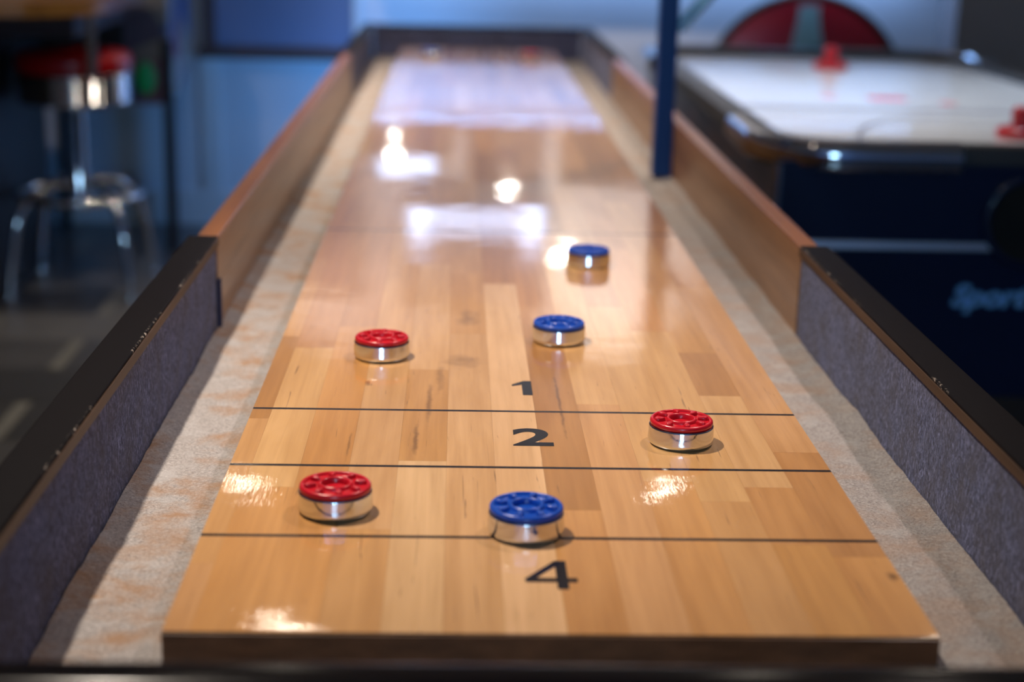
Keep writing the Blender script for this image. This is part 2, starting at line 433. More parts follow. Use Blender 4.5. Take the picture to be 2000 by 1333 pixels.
# side walls: felt-lined ends, oak in the middle
for sx in (-1, 1):
    def bx(x0, x1, *a, **k):
        x0, x1 = sorted((sx*x0, sx*x1)); return box(B(), x0, x1, *a, **k)
    for (ya, yb) in ((NEAR, J0), (J1, FAR)):
        w_ = obj('end_side_wall', bx(XW+0.005, XW+0.032, ya-0.004, yb, GUT-0.016, CAPB), cab_black, tbl)
        bm = B(); n_ = 120; nzz = 12; g_ = []
        for j in range(n_+1):
            yy = ya+(yb-ya)*j/n_; row = []
            for i in range(nzz+1):
                zz = GUT-0.006+(CAPB-GUT+0.006)*i/nzz
                row.append(bm.verts.new((sx*(XW+0.002+0.0012*noise.noise(Vector((sx*3, yy*40, zz*40)))), yy, zz)))
            g_.append(row)
        for a, b in zip(g_, g_[1:]):
            for i in range(nzz): bm.faces.new((a[i], a[i+1], b[i+1], b[i]))
        ret = bmesh.ops.extrude_face_region(bm, geom=list(bm.faces))
        for v_ in [q for q in ret['geom'] if isinstance(q, bmesh.types.BMVert)]: v_.co.x = sx*(XW+0.006)
        obj('felt_liner', bm, felt, w_, smooth=50)
    for nm, (ya, yb) in (('rail_cap', (NEAR-0.034, J0+0.006)), ('rail_cap', (J1-0.006, FAR+0.034))):
        rc = obj(nm, bx(XW-0.0005, XW+0.035, ya, yb, CAPB, CAPT, bev=0.0022, seg=3), black_rail, tbl, smooth=40)
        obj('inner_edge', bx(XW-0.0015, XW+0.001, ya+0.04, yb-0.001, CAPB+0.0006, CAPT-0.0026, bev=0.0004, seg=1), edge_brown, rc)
    pn = obj('side_panel', bx(XW, XW+0.020, J0, J1, GUT-0.010, CAPT-0.006, bev=0.001), panel_wood, tbl)
    obj('panel_top_edge', bx(XW-0.0005, XW+0.0225, J0+0.0065, J1-0.0065, CAPT-0.0075, CAPT-0.0005, bev=0.0015), panel_edge, pn)
    if sx < 0: obj('felt_edge', bx(XW-0.003, XW+0.001, J0-0.004, J0+0.008, GUT+0.002, 0.012), navy_edge, tbl)
    obj('outer_skirt', bx(XW+0.021, XW+0.031, J0, J1, -0.20, CAPT-0.010), panel_wood, tbl)
# end rails: rounded black, bowed a little
for (ye, s_) in ((NEAR, -1), (FAR, 1)):
    y0_, y1_ = sorted((ye, ye+s_*0.030))
    w_ = obj('end_wall', box(B(), -XW, XW, y0_+(0.004 if s_ > 0 else 0), y1_-(0.004 if s_ < 0 else 0), GUT-0.016, CAPB), cab_black, tbl)
    obj('felt_liner', box(B(), -XW, XW, ye-0.001 if s_ > 0 else ye-0.004, ye+0.004 if s_ > 0 else ye+0.001, GUT-0.006, CAPB-0.0005), felt, w_)
    bm = B(); prof = []
    for k in range(9): a = PI/2*k/8; prof.append((0.001+0.008*(1-math.cos(a)) - 0.0, CAPT-0.008+0.008*math.sin(a)))
    prof = [(0.0, CAPB-0.001)] + [(0.0+0.008*(1-math.cos(PI/2*k/8)), CAPT-0.008+0.008*math.sin(PI/2*k/8)) for k in range(9)]
    prof += [(0.022+0.014*math.sin(PI/2*k/8), CAPT-0.014+0.014*math.cos(PI/2*k/8)) for k in range(9)] + [(0.036, CAPB-0.001)]
    rings = []
    for i in range(33):
        xx = -XW+2*XW*i/32+0.0
        rings.append([bm.verts.new((xx, ye+s_*(d_-0.004*(1-(xx/XW)**2)*0), z_)) for d_, z_ in prof])
    for a, b in zip(rings, rings[1:]):
        for k in range(len(prof)-1): bm.faces.new((a[k], a[k+1], b[k+1], b[k]))
        bm.faces.new((a[-1], a[0], b[0], b[-1]))
    bm.faces.new(rings[0]); bm.faces.new(rings[-1][::-1])
    obj('end_rail', bm, gloss_black, tbl, smooth=40)

# playing board: core, planks, lines, numerals
BT = 0.045
brd = obj('playing_board', box(B(), -0.2535, 0.2535, 0.002, LEN-0.002, -BT, -0.010), board_core, tbl)
obj('board_end', box(B(), -0.254, 0.254, -0.0015, 0.002, -BT, -0.0015, 0.0005), end_wood, brd)
obj('board_end', box(B(), -0.254, 0.254, LEN-0.002, LEN+0.0015, -BT, -0.0015, 0.0005), end_wood, brd)
widths = [0.018]+[0.0408333]*12
xs = [-0.254]
for w_ in widths: xs.append(xs[-1]+w_)
TONE = {'l': (0.68, 0.405, 0.185), 'm': (0.61, 0.335, 0.135), 'd': (0.48, 0.240, 0.080), 'o': (0.63, 0.325, 0.11), 'p': (0.73, 0.465, 0.235), 'r': (0.53, 0.265, 0.095)}
# first breaks and tones read from the photograph, the rest runs on at random
COLS = [[(0.10, 'm'), (0.40, 'm'), (0.66, 'd')],
        [(0.24, 'o'), (0.62, 'l')],
        [(0.70, 'o')],
        [(0.16, 'm'), (0.62, 'l')],
        [(0.30, 'p'), (0.55, 'm'), (1.0, 'l')],
        [(0.68, 'l'), (0.95, 'm')],
        [(0.90, 'p')],
        [(0.20, 'o'), (0.72, 'd')],
        [(0.45, 'm'), (1.2, 'l')],
        [(0.26, 'o'), (0.80, 'l')],
        [(0.22, 'm'), (0.70, 'l'), (1.1, 'o')],
        [(0.14, 'o'), (0.25, 'r'), (0.48, 'l'), (0.62, 'd')],
        [(0.12, 'o'), (0.33, 'r'), (0.9, 'm')]]
for i, (xa, xb) in enumerate(zip(xs, xs[1:])):
    y0_ = 0.0; seq = list(COLS[i])
    while y0_ < LEN-0.001:
        if seq: y1_, tn = seq.pop(0); y1_ *= 1.088
        else: y1_, tn = y0_+random.uniform(0.38, 0.95), random.choice('mrdromd' if y0_ < 1.9 else 'llmmopdrm')
        if y1_ > LEN-0.22: y1_ = LEN
        pk = obj('plank', box(B(), xa+0.00005, xb-0.00005, y0_+0.00008, y1_-0.00008, -0.0105, 0.0), maple, brd)
        f_ = random.uniform(0.94, 1.06); cc = TONE[tn]
        pk.color = (cc[0]*f_, cc[1]*f_, cc[2]*f_*random.uniform(0.92, 1.08), 1)
        y0_ = y1_
L1, ZS, FOUL = 0.1604, 0.1524, 1.3051
for yy in (L1, L1+ZS, L1+2*ZS, FOUL):
    for yl in (yy, LEN-yy):
        obj('zone_line', box(B(), -0.2539, 0.2539, yl-0.0024, yl+0.0024, 0.0, 0.00012), ink, brd)
def digit(ch):
    if ch in '23': return text_mesh(ch, 0.03)
    me = bpy.data.meshes.new('numeral')
    if ch == '1':
        P = [(0.50, 0), (1.0, 0), (1.0, 1), (0.62, 1), (0.0, 0.74), (0.0, 0.62), (0.50, 0.72)]
        me.from_pydata([(x, y, 0) for x, y in P], [], [(0, 1, 2, 3, 6), (3, 4, 5, 6)])
    else:
        P = [(0, 0.24), (0.60, 0.24), (0.60, 0), (0.82, 0), (0.82, 0.24), (1, 0.24), (1, 0.39), (0.82, 0.39), (0.82, 1), (0.60, 1), (0, 0.36), (0.60, 0.39), (0.22, 0.39), (0.60, 0.78)]
        me.from_pydata([(x, y, 0) for x, y in P], [], [(0, 1, 11, 12, 10), (1, 2, 3, 4), (1, 4, 7, 11), (4, 5, 6, 7), (11, 7, 8, 9, 13), (10, 12, 13, 9)])
    return me
for ch, x0, x1, y0_, y1_ in (('1', -0.010, 0.0095, 0.516, 0.563), ('2', -0.0145, 0.0215, 0.368, 0.416), ('3', -0.0140, 0.0160, 0.196, 0.230), ('4', -0.0155, 0.0215, 0.069, 0.118)):
    for rev in (0, 1):
        me = digit(ch)
        if not rev: me = fit(me, lambda a, b, z: Vector((x0+(x1-x0)*a, y0_+(y1_-y0_)*b, 0.00014)))
        else: me = fit(me, lambda a, b, z: Vector((x1-(x1-x0)*a, LEN-y0_-(y1_-y0_)*b, 0.00014)))
        obj('numeral', me, ink, brd)

obj('strip_housing', box(B(), -0.36, 0.0, FAR+0.0205, FAR+0.036, -0.225, -0.195, 0.001), frame_m_, tbl)  # added housing for the blue fill lamp behind the table
# scoreboard post bolted to the inside of the right panel
pst = obj('scoreboard_post', box(B(), 0.3165, 0.3535, 2.093, 2.129, GUT+0.004, 1.05, 0.003), post_blue, tbl)
bm = B(); tube(bm, [(0.353, 2.111, 0.238), (0.47, 2.111, 0.372), (0.60, 2.111, 0.52)], 0.0135, 12)
obj('brace', bm, brace_blue, pst, smooth=40)
bm = B(); lathe(bm, [(0, 0), (0.006, 0), (0.006, 0.004), (0, 0.006)], 12)
bolt_me = bpy.data.meshes.new('bolt'); bm.to_mesh(bm and bolt_me); bm.free(); bolt_me.materials.append(chrome)
for zz in (-0.02, 0.035):
    o = obj('bolt', bolt_me, None, pst); o.rotation_euler = (0, -PI/2, 0)
    o.location = Vector((0.3165, 2.111, zz)) - Vector(tbl.location)

# ------------------------------------------------------------------ pucks
bm = B(); lathe(bm, [(0, 0.0004), (0.0255, 0.0004), (0.0270, 0.0007), (0.0283, 0.0020), (0.0289, 0.0034), (0.0292, 0.0047), (0.02919, 0.0052), (0.02872, 0.0164), (0.0287, 0.0168), (0.0284, 0.0173), (0.0281, 0.0177), (0.0262, 0.0180), (0, 0.0180)], 72)
bmesh.ops.recalc_face_normals(bm, faces=bm.faces)
body_me = bpy.data.meshes.new('body'); bm.to_mesh(body_me); bm.free(); body_me.materials.append(puck_metal)
for p in body_me.polygons: p.use_smooth = True
body_me.set_sharp_from_angle(angle=math.radians(40))
def cap_mesh(m):
    bm = B(); lathe(bm, [(0, 0.0180), (0.0262, 0.0180), (0.0277, 0.0186), (0.0280, 0.0200), (0.0277, 0.0216), (0.0268, 0.0226), (0.0254, 0.0229), (0.0246, 0.0225), (0.0240, 0.0208), (0.0139, 0.0208), (0.0134, 0.0226), (0.0126, 0.0235), (0.0114, 0.0236), (0.0106, 0.0230), (0.0102, 0.0205), (0.0098, 0.0188), (0.004, 0.0188), (0, 0.0188)], 64)
    bmesh.ops.recalc_face_normals(bm, faces=bm.faces)
    me = bpy.data.meshes.new('cap'); bm.to_mesh(me); bm.free(); me.materials.append(m)
    for p in me.polygons: p.use_smooth = True
    me.set_sharp_from_angle(angle=math.radians(60))
    return me
def petal_mesh(m):
    # a raised teardrop, point towards the centre ring
    bm = B(); n = 20; rings = []
    for lv, (sc, z) in enumerate(((1.0, 0.0206), (0.97, 0.0226), (0.85, 0.0238), (0.6, 0.0241))):
        ring = []
        for k in range(n):
            a = 2*PI*k/n
            x = 0.0195+0.0050*math.cos(a)*sc
            wv = 0.0033*(0.78+0.30*math.cos(a))
            ring.append(bm.verts.new((x, wv*math.sin(a)*sc, z)))
        rings.append(ring)
    for a, b in zip(rings, rings[1:]):
        for k in range(n): bm.faces.new((a[k], a[(k+1) % n], b[(k+1) % n], b[k]))
    bm.faces.new(rings[-1]); bm.faces.new(rings[0][::-1])
    bmesh.ops.recalc_face_normals(bm, faces=bm.faces)
    me = bpy.data.meshes.new('petal'); bm.to_mesh(me); bm.free(); me.materials.append(m)
    for p in me.polygons: p.use_smooth = True
    me.set_sharp_from_angle(angle=math.radians(60))
    return me
capm = {'r': (cap_mesh(red_cap), petal_mesh(red_cap)), 'b': (cap_mesh(blue_cap), petal_mesh(blue_cap))}
PUCKS = [('r', -0.1581, 0.2120, 0.2, 'nearest red-capped chrome puck, left of the blue puck, before the 2 zone'),
         ('b', -0.0116, 0.1715, 0.5, 'nearest blue-capped chrome puck, touching the line behind the numeral 4'),
         ('r', 0.1348, 0.3825, 0.1, 'red-capped chrome puck on the right, beside the line above the numeral 2'),
         ('r', -0.1428, 0.6440, 0.7, 'red-capped chrome puck on the left, farthest red one before the foul line'),
         ('b', 0.0463, 0.7150, 0.35, 'blue-capped chrome puck behind the numeral 1, middle of the board'),
         ('b', 0.1092, 1.0960, 0.6, 'farther blue-capped chrome puck, just before the foul line on the right'),
         ('b', -0.1510, 4.0200, 0.3, 'tiny distant blue-capped puck at the far end of the board'),
         ('r', 0.1605, 4.0200, 0.9, 'tiny distant red-capped puck at the far end of the board')]
for kd, x, y, rz, lb in PUCKS:
    t_ = thing('shuffleboard_puck', lb, 'puck', (x, y, 0.0), rz, 'shuffleboard pucks')
    o = obj('body', body_me, None, t_, local=True)
    cp = obj('cap', capm[kd][0], None, t_, local=True)
    for k in range(8):
        q = obj('petal', capm[kd][1], None, cp, local=True); q.rotation_euler = (0, 0, 2*PI*k/8)

# ------------------------------------------------------------------ air hockey table
HX0, HX1, HY0, HY1 = 0.572, 1.580, 2.1325, 4.330
HT = 0.022
hk_white = mat('white_playfield', (0.78, 0.80, 0.84), 0.25, coat=0.5, coat_r=0.05)
t = NT(hk_white); t.l(t.ramp(t.noise(t.coords(), 5, 3), [(0.3, (0.70, 0.71, 0.74)), (0.7, (0.78, 0.79, 0.81))]), t.b.inputs['Base Color'])
brushed = mat('brushed_chrome', (0.9, 0.9, 0.92), 0.28, 1.0)
navy = mat('navy_laminate', (0.0025, 0.010, 0.045), 0.3, coat=0.3, coat_r=0.12)
rail_black = mat('black_table_rail', (0.035, 0.035, 0.037), 0.45)
brown_side = mat('dark_brown_side', rough=0.3)
t = NT(brown_side); t.l(t.ramp(t.noise(t.coords((3, 3, 14)), 3, 3), [(0.4, (0.006, 0.003, 0.002)), (0.7, (0.045, 0.018, 0.008))]), t.b.inputs['Base Color'])
print_red = mat('red_print', (0.66, 0.05, 0.08), 0.3)
print_grey = mat('grey_print', (0.30, 0.31, 0.36), 0.3)
letter_blue = mat('pale_blue_lettering', (0.22, 0.52, 0.95), 0.4)
hk = thing('air_hockey_table', 'air hockey table with white top, chrome corners and navy end panel', 'air hockey table', ((HX0+HX1)/2, (HY0+HY1)/2, FLOOR))
def rrect(x0, x1, y0, y1, r, n=8):
    pts = []
    for cx, cy, a0 in ((x1-r, y1-r, 0), (x0+r, y1-r, PI/2), (x0+r, y0+r, PI), (x1-r, y0+r, 1.5*PI)):
        for k in range(n+1): a = a0+PI/2*k/n; pts.append((cx+r*math.cos(a), cy+r*math.sin(a)))
    return pts
obj('end_panel', box(B(), HX0+0.004, HX1-0.004, HY0, HY0+0.02, -0.50, -0.014, 0.002), navy, hk)
obj('end_panel', box(B(), HX0+0.004, HX1-0.004, HY1-0.02, HY1, -0.50, -0.014, 0.002), navy, hk)
obj('side_panel', box(B(), HX0, HX0+0.02, HY0+0.02, HY1-0.02, -0.30, -0.014, 0.002), brown_side, hk)
obj('side_panel', box(B(), HX1-0.02, HX1, HY0+0.02, HY1-0.02, -0.30, -0.014, 0.002), brown_side, hk)
pf = obj('playfield', prism(B(), rrect(HX0+0.02, HX1-0.02, HY0+0.03, HY1-0.02, 0.16), -0.014, 0.0), hk_white, hk)
# rail ring with rounded corners
bm = B(); o_ = rrect(HX0-0.03, HX1+0.03, HY0-0.012, HY1+0.03, 0.17); i_ = rrect(HX0+0.028, HX1-0.028, HY0+0.040, HY1-0.03, 0.15)
n_ = len(o_)
lv = [[bm.verts.new((*p, -0.016)) for p in o_], [bm.verts.new((*p, HT-0.004)) for p in o_], [bm.verts.new((p[0]*0.998+0.002*(HX0+HX1)/2, p[1]*0.998+0.002*(HY0+HY1)/2, HT)) for p in o_], [bm.verts.new((*p, HT)) for p in i_], [bm.verts.new((*p, -0.004)) for p in i_]]
for a, b in zip(lv, lv[1:]):
    for k in range(n_): bm.faces.new((a[k], a[(k+1) % n_], b[(k+1) % n_], b[k]))
obj('top_rail', bm, rail_black, hk, smooth=30)
# chrome corner caps wrap the rail at each corner
def corner(cx, cy, a0):
    bm = B(); r1 = 0.180; r2 = 0.150; n = 14; prof = [(r1-0.002, -0.030), (r1+0.006, -0.022), (r1+0.009, -0.004), (r1+0.006, 0.012), (r1-0.002, HT+0.004), (r2+0.006, HT+0.007), (r2, HT+0.001), (r2, -0.010)]
    secs = []
    ext = 0.22
    da = Vector((-math.sin(a0), math.cos(a0))); 
    pts = []
    e0 = Vector((math.cos(a0), math.sin(a0))); e1 = Vector((math.cos(a0+PI/2), math.sin(a0+PI/2)))
    for k in range(4): pts.append((e0, -e1*ext*(1-k/4)))
    for k in range(n+1): a = a0+PI/2*k/n; pts.append((Vector((math.cos(a), math.sin(a))), Vector((0, 0))))
    for k in range(1, 5): pts.append((e1, -e0*ext*k/4))
    for d, off in pts:
        secs.append([bm.verts.new((cx+d.x*r+off.x, cy+d.y*r+off.y, z)) for r, z in prof])
    for a, b in zip(secs, secs[1:]):
        for j in range(len(prof)): bm.faces.new((a[j], a[(j+1) % len(prof)], b[(j+1) % len(prof)], b[j]))
    bm.faces.new(secs[0]); bm.faces.new(secs[-1][::-1])
    obj('corner_cap', bm, chrome, hk, smooth=35)
corner(HX0-0.03+0.17, HY0-0.012+0.17, PI); corner(HX1+0.03-0.17, HY0-0.012+0.17, 1.5*PI)
corner(HX0-0.03+0.17, HY1+0.03-0.17, PI/2); corner(HX1+0.03-0.17, HY1+0.03-0.17, 0)
bm = B(); box(bm, HX0, HX1, -0.004, 0.004, -0.008, 0.008, 0.0015)
bmesh.ops.rotate(bm, verts=bm.verts, matrix=Matrix.Rotation(math.radians(-10), 3, 'X')); bmesh.ops.translate(bm, verts=bm.verts, vec=(0, HY0-0.0035, -0.182))
obj('trim_strip', bm, brushed, hk)
obj('corner_trim', box(B(), HX0-0.004, HX0+0.006, HY0-0.004, HY0+0.008, -0.50, -0.02, 0.002), chrome, hk)
obj('corner_trim', box(B(), HX1-0.006, HX1+0.004, HY0-0.004, HY0+0.008, -0.50, -0.02, 0.002), chrome, hk)
# goal: dark round return cup with a raised ring
bm = B(); torus(bm, 0.088, 0.010, 0.0, 40, 8); bmesh.ops.rotate(bm, verts=bm.verts, matrix=Matrix.Rotation(PI/2, 3, 'X'))
bmesh.ops.translate(bm, verts=bm.verts, vec=(1.088, HY0-0.003, -0.128))
gl = obj('goal_ring', bm, navy, hk, smooth=True)
bm = B(); lathe(bm, [(0, 0), (0.080, 0), (0.082, 0.012), (0, 0.012)], 40); bmesh.ops.rotate(bm, verts=bm.verts, matrix=Matrix.Rotation(PI/2, 3, 'X'))
bmesh.ops.translate(bm, verts=bm.verts, vec=(1.088, HY0-0.001, -0.128))
obj('goal_pocket', bm, mat('black_pocket', (0.002, 0.002, 0.002), 0.8), gl)
me = fit(text_mesh('Sport', 0.045, 0.25), lambda a, b, z: Vector((0.945+0.160*a, HY0-0.0008, -0.322+0.062*b)))
obj('lettering', me, letter_blue, hk)
# printed marks on the playfield
hc = (HX0+HX1)/2
obj('centre_line', box(B(), HX0+0.04, HX1-0.04, 2.86, 2.93, 0.0, 0.0003), print_grey, pf)
def disc(x, y, r, m, nm): obj(nm, lathe(B(), [(0, 0.0), (r, 0.0), (r, 0.0004), (0, 0.0004)], 24, x, y), m, pf)
disc(0.905, 3.155, 0.022, print_red, 'face_off_dot'); disc(1.19, 3.05, 0.022, print_red, 'face_off_dot')
obj('printed_bar', box(B(), 1.005, 1.10, 3.09, 3.17, 0.0, 0.0004), print_red, pf)
bm = B(); ar = []
for k in range(25):
    a = PI*k/24; ar.append([bm.verts.new((hc+rq*math.cos(a), HY0+0.04+rq*math.sin(a)*1.9, 0.0004)) for rq in (0.295, 0.31)])
for a, b in zip(ar, ar[1:]): bm.faces.new((a[0], a[1], b[1], b[0]))
obj('goal_arc', bm, print_grey, pf)
for xx in (HX0+0.10, HX1-0.10):
    for yy in (HY0+0.16, HY1-0.16):
        obj('leg', box(B(), xx-0.05, xx+0.05, yy-0.06, yy+0.06, FLOOR, -0.30, 0.004), rail_black, hk)
# strikers
def striker(x, y, lb):
    t_ = thing('air_hockey_striker', lb, 'striker', (x, y, 0.0005), 0, 'air hockey strikers')
    obj('base', lathe(B(), [(0, 0), (0.050, 0), (0.053, 0.004), (0.053, 0.014), (0.049, 0.020), (0.040, 0.022), (0.034, 0.016), (0.026, 0.014), (0, 0.014)], 40), red_cap, t_, smooth=45, local=True)
    obj('knob', lathe(B(), [(0, 0.012), (0.026, 0.012), (0.022, 0.022), (0.021, 0.040), (0.023, 0.050), (0.022, 0.060), (0.015, 0.067), (0, 0.069)], 32), red_cap, t_, smooth=45, local=True)
striker(1.085, 3.92, 'red air hockey striker at the far end of the white playfield')
striker(1.160, 2.432, 'red air hockey striker near the navy end, cut by the right edge')

# ------------------------------------------------------------------ round red sign behind the hockey table
sign_red = mat('red_enamel', (0.22, 0.002, 0.006), 0.3, coat=0.5, coat_r=0.08)
rim_m = mat('dark_bronze_rim', (0.035, 0.022, 0.012), 0.4, 0.6)
bottle_m = mat('pale_green_print', (0.20, 0.30, 0.27), 0.4); bottle_d = mat('dark_green_print', (0.02, 0.10, 0.06), 0.4)
sg = thing('round_wall_sign', 'round red enamel sign with a pale bottle shape, low on the back wall', 'sign', (1.283, BACK-0.002, -0.228))
def yface(bm): bmesh.ops.rotate(bm, verts=bm.verts, matrix=Matrix.Rotation(PI/2, 3, 'X')); return bm
obj('face', yface(lathe(B(), [(0, 0), (0.380, 0), (0.380, 0.018), (0.355, 0.026), (0.2, 0.038), (0, 0.044)], 64)), sign_red, sg, smooth=30, local=True)
bm = B(); torus(bm, 0.385, 0.014, 0.014, 64, 10); obj('rim', yface(bm), rim_m, sg, smooth=True, local=True)
prof = [(0.0, -0.24), (0.065, -0.24), (0.07, -0.10), (0.052, -0.02), (0.066, 0.08), (0.064, 0.18), (0.045, 0.27), (0.036, 0.33), (0.040, 0.35), (0.0, 0.35)]
bm = B(); a_ = [bm.verts.new((x*1.0, -0.0465, z)) for x, z in prof[1:-1]]+[bm.verts.new((-x, -0.0465, z)) for x, z in reversed(prof[1:-1])]
f_ = bm.faces.new(a_); rt = bmesh.ops.extrude_face_region(bm, geom=[f_])
for v_ in [q for q in rt['geom'] if isinstance(q, bmesh.types.BMVert)]: v_.co.y = -0.030
obj('bottle_print', bm, bottle_m, sg, local=True)
obj('bottle_shade', box(B(), 0.016, 0.052, -0.0480, -0.040, -0.10, 0.20, 0.002), bottle_d, sg, local=True)

# ------------------------------------------------------------------ bar counter, stool, arcade cabinet at the left
gold_wood = mat('honey_wood_top', rough=0.3, coat=0.5, coat_r=0.1)
t = NT(gold_wood); t.l(t.ramp(t.noise(t.coords((2, 20, 20)), 2, 4, 0.6, 0.4), [(0.3, (0.20, 0.085, 0.015)), (0.7, (0.36, 0.17, 0.035))]), t.b.inputs['Base Color'])
maroon = mat('dark_maroon_front', (0.030, 0.006, 0.006), 0.5)
ct = thing('bar_counter', 'black bar counter with a rounded honey-coloured wooden top, upper left', 'counter', (-1.95, 4.1, FLOOR))
obj('body', box(B(), -2.7, -1.50, 3.72, 4.58, FLOOR, 0.118, 0.004), cab_black, ct)
poly = []
for k in range(9): a = -PI/2+PI/2*k/8; poly.append((-1.42+0.30*math.cos(a), 3.92+0.30*math.sin(a)))
poly += [(-1.12, 4.60), (-2.8, 4.60), (-2.8, 3.62)]
obj('top', prism(B(), poly, 0.122, 0.164), gold_wood, ct)
obj('apron', box(B(), -1.50, -1.20, 3.80, 4.56, 0.055, 0.122, 0.004), maroon, ct)
obj('bracket', box(B(), -1.152, -1.128, 3.735, 3.76, -0.055, 0.122, 0.004), mat('grey_metal', (0.05, 0.045, 0.045), 0.5, 0.3), ct)

red_vinyl = mat('red_vinyl', (0.42, 0.004, 0.006), 0.3, coat=0.3, coat_r=0.1)
st = thing('bar_stool', 'diner bar stool with red vinyl seat, ribbed chrome band and chrome legs', 'stool', (-1.288, 4.134, FLOOR), 0.0)
def zz(z): return z-FLOOR
obj('seat', lathe(B(), [(0, zz(-0.075)), (0.176, zz(-0.075)), (0.183, zz(-0.055)), (0.182, zz(-0.035)), (0.170, zz(-0.016)), (0.13, zz(-0.006)), (0, zz(0.0))], 48), red_vinyl, st, smooth=50, local=True)
prof = [(0.0, zz(-0.176))]
for k in range(5):
    z0 = -0.176+k*0.020
    prof += [(0.170, zz(z0)), (0.177, zz(z0+0.006)), (0.177, zz(z0+0.013)), (0.170, zz(z0+0.0195))]
prof += [(0.0, zz(-0.076))]
obj('ribbed_band', lathe(B(), prof, 64), chrome, st, smooth=50, local=True)
obj('column', lathe(B(), [(0, zz(-0.52)), (0.030, zz(-0.52)), (0.030, zz(-0.49)), (0.026, zz(-0.48)), (0.026, zz(-0.20)), (0.07, zz(-0.19)), (0.07, zz(-0.176)), (0, zz(-0.176))], 32), chrome, st, smooth=40, local=True)
bm = B(); torus(bm, 0.192, 0.0125, zz(-0.47), 56, 12); obj('foot_ring', bm, chrome, st, smooth=True, local=True)
for k in range(4):
    a = PI/4+PI/2*k; d = Vector((math.cos(a), math.sin(a), 0)); pts = []
    KP = [(0.02, -0.437), (0.08, -0.437), (0.14, -0.447), (0.183, -0.470), (0.213, -0.505), (0.235, -0.56), (0.252, -0.64), (0.264, -0.71), (0.270, -0.768)]
    for i_ in range(len(KP)-1):
        pa, pb, pc, pd = (Vector(KP[max(0, min(len(KP)-1, i_+o))]) for o in (-1, 0, 1, 2))
        for u in (0.0, 0.33, 0.67):
            q = 0.5*((2*pb)+(pc-pa)*u+(2*pa-5*pb+4*pc-pd)*u*u+(3*pb-pa-3*pc+pd)*u**3)
            pts.append(d*q.x+Vector((0, 0, zz(q.y))))
    pts.append(d*0.270+Vector((0, 0, zz(-0.768))))
    bm = B(); tube(bm, pts, 0.0125, 12); lgo = obj('leg', bm, chrome, st, smooth=40, local=True)
    obj('glide', lathe(B(), [(0, 0), (0.016, 0), (0.016, 0.01), (0.012, 0.018), (0, 0.018)], 16, d.x*0.270, d.y*0.270), chrome, lgo, smooth=40, local=True)

# arcade cabinet on black legs beside the back wall, covered with coloured artwork
art = mat('patchwork_artwork', rough=0.4)
t = NT(art)
vo = t.n('ShaderNodeTexVoronoi'); vo.inputs['Scale'].default_value = 9.0; t.l(t.coords((1, 1, 0.8)), vo.inputs['Vector'])
sp = t.n('ShaderNodeSeparateColor'); t.l(vo.outputs['Color'], sp.inputs[0])
o_ = t.n('ShaderNodeValToRGB'); o_.color_ramp.interpolation = 'CONSTANT'
e = o_.color_ramp.elements
for p_, c_ in ((0.0, (0.10, 0.08, 0.12)), (0.22, (0.25, 0.22, 0.20)), (0.42, (0.22, 0.09, 0.12)), (0.6, (0.06, 0.10, 0.22)), (0.78, (0.16, 0.14, 0.17)), (0.92, (0.02, 0.02, 0.02))):
    if p_ == 0.0: e[0].color = (*c_, 1)
    elif p_ == 0.92: e[-1].position = p_; e[-1].color = (*c_, 1)
    else:
        q = e.new(p_); q.color = (*c_, 1)
t.l(sp.outputs[0], o_.inputs['Fac']); t.l(o_.outputs['Color'], t.b.inputs['Base Color'])
ac = thing('arcade_cabinet', 'arcade cabinet with colourful side artwork on thin black legs by the back wall', 'arcade machine', (-1.3, 4.9, FLOOR))
bm = B()
pr = [(4.668, -0.245), (5.16, -0.165), (5.16, 0.75), (5.03, 0.80), (4.98, 0.30), (4.668, 0.22)]
a_ = [bm.verts.new((-1.62, y_, z_)) for y_, z_ in pr]; b_ = [bm.verts.new((-1.085, y_, z_)) for y_, z_ in pr]
bm.faces.new(a_); bm.faces.new(b_[::-1])
for k in range(6): bm.faces.new((a_[k], a_[(k+1) % 6], b_[(k+1) % 6], b_[k]))
obj('body', bm, art, ac)
obj('front_panel', box(B(), -1.615, -1.235, 4.656, 4.666, -0.235, 0.20, 0.003), cab_black, ac)
obj('green_button', yface(lathe(B(), [(0, 0), (0.042, 0), (0.040, 0.012), (0, 0.02)], 24)), mat('green_plastic', (0.006, 0.20, 0.07), 0.35, emit=(0.0, 0.5, 0.15), estr=0.05), ac, smooth=40)
g_ = ac.children[-1]; g_.location = Vector((-1.165, 4.666, -0.155))-ac.location; g_.scale = (0.8, 1, 1.35)
for xf, xr in ((-1.60, -1.58), (-1.092, -1.172)):
    for xx, yy in ((xf, 4.68), (xr, 5.11)):
        bm = B(); box(bm, xx-0.018, xx+0.018, yy-0.018, yy+0.018, FLOOR+0.012, -0.02 if yy < 4.9 else -0.10, 0.002)
        l_ = obj('leg', bm, cab_black, ac)
        obj('leg_leveller', lathe(B(), [(0, FLOOR), (0.02, FLOOR), (0.02, FLOOR+0.006), (0.008, FLOOR+0.012), (0, FLOOR+0.012)], 16, xx, yy), cab_black, l_)

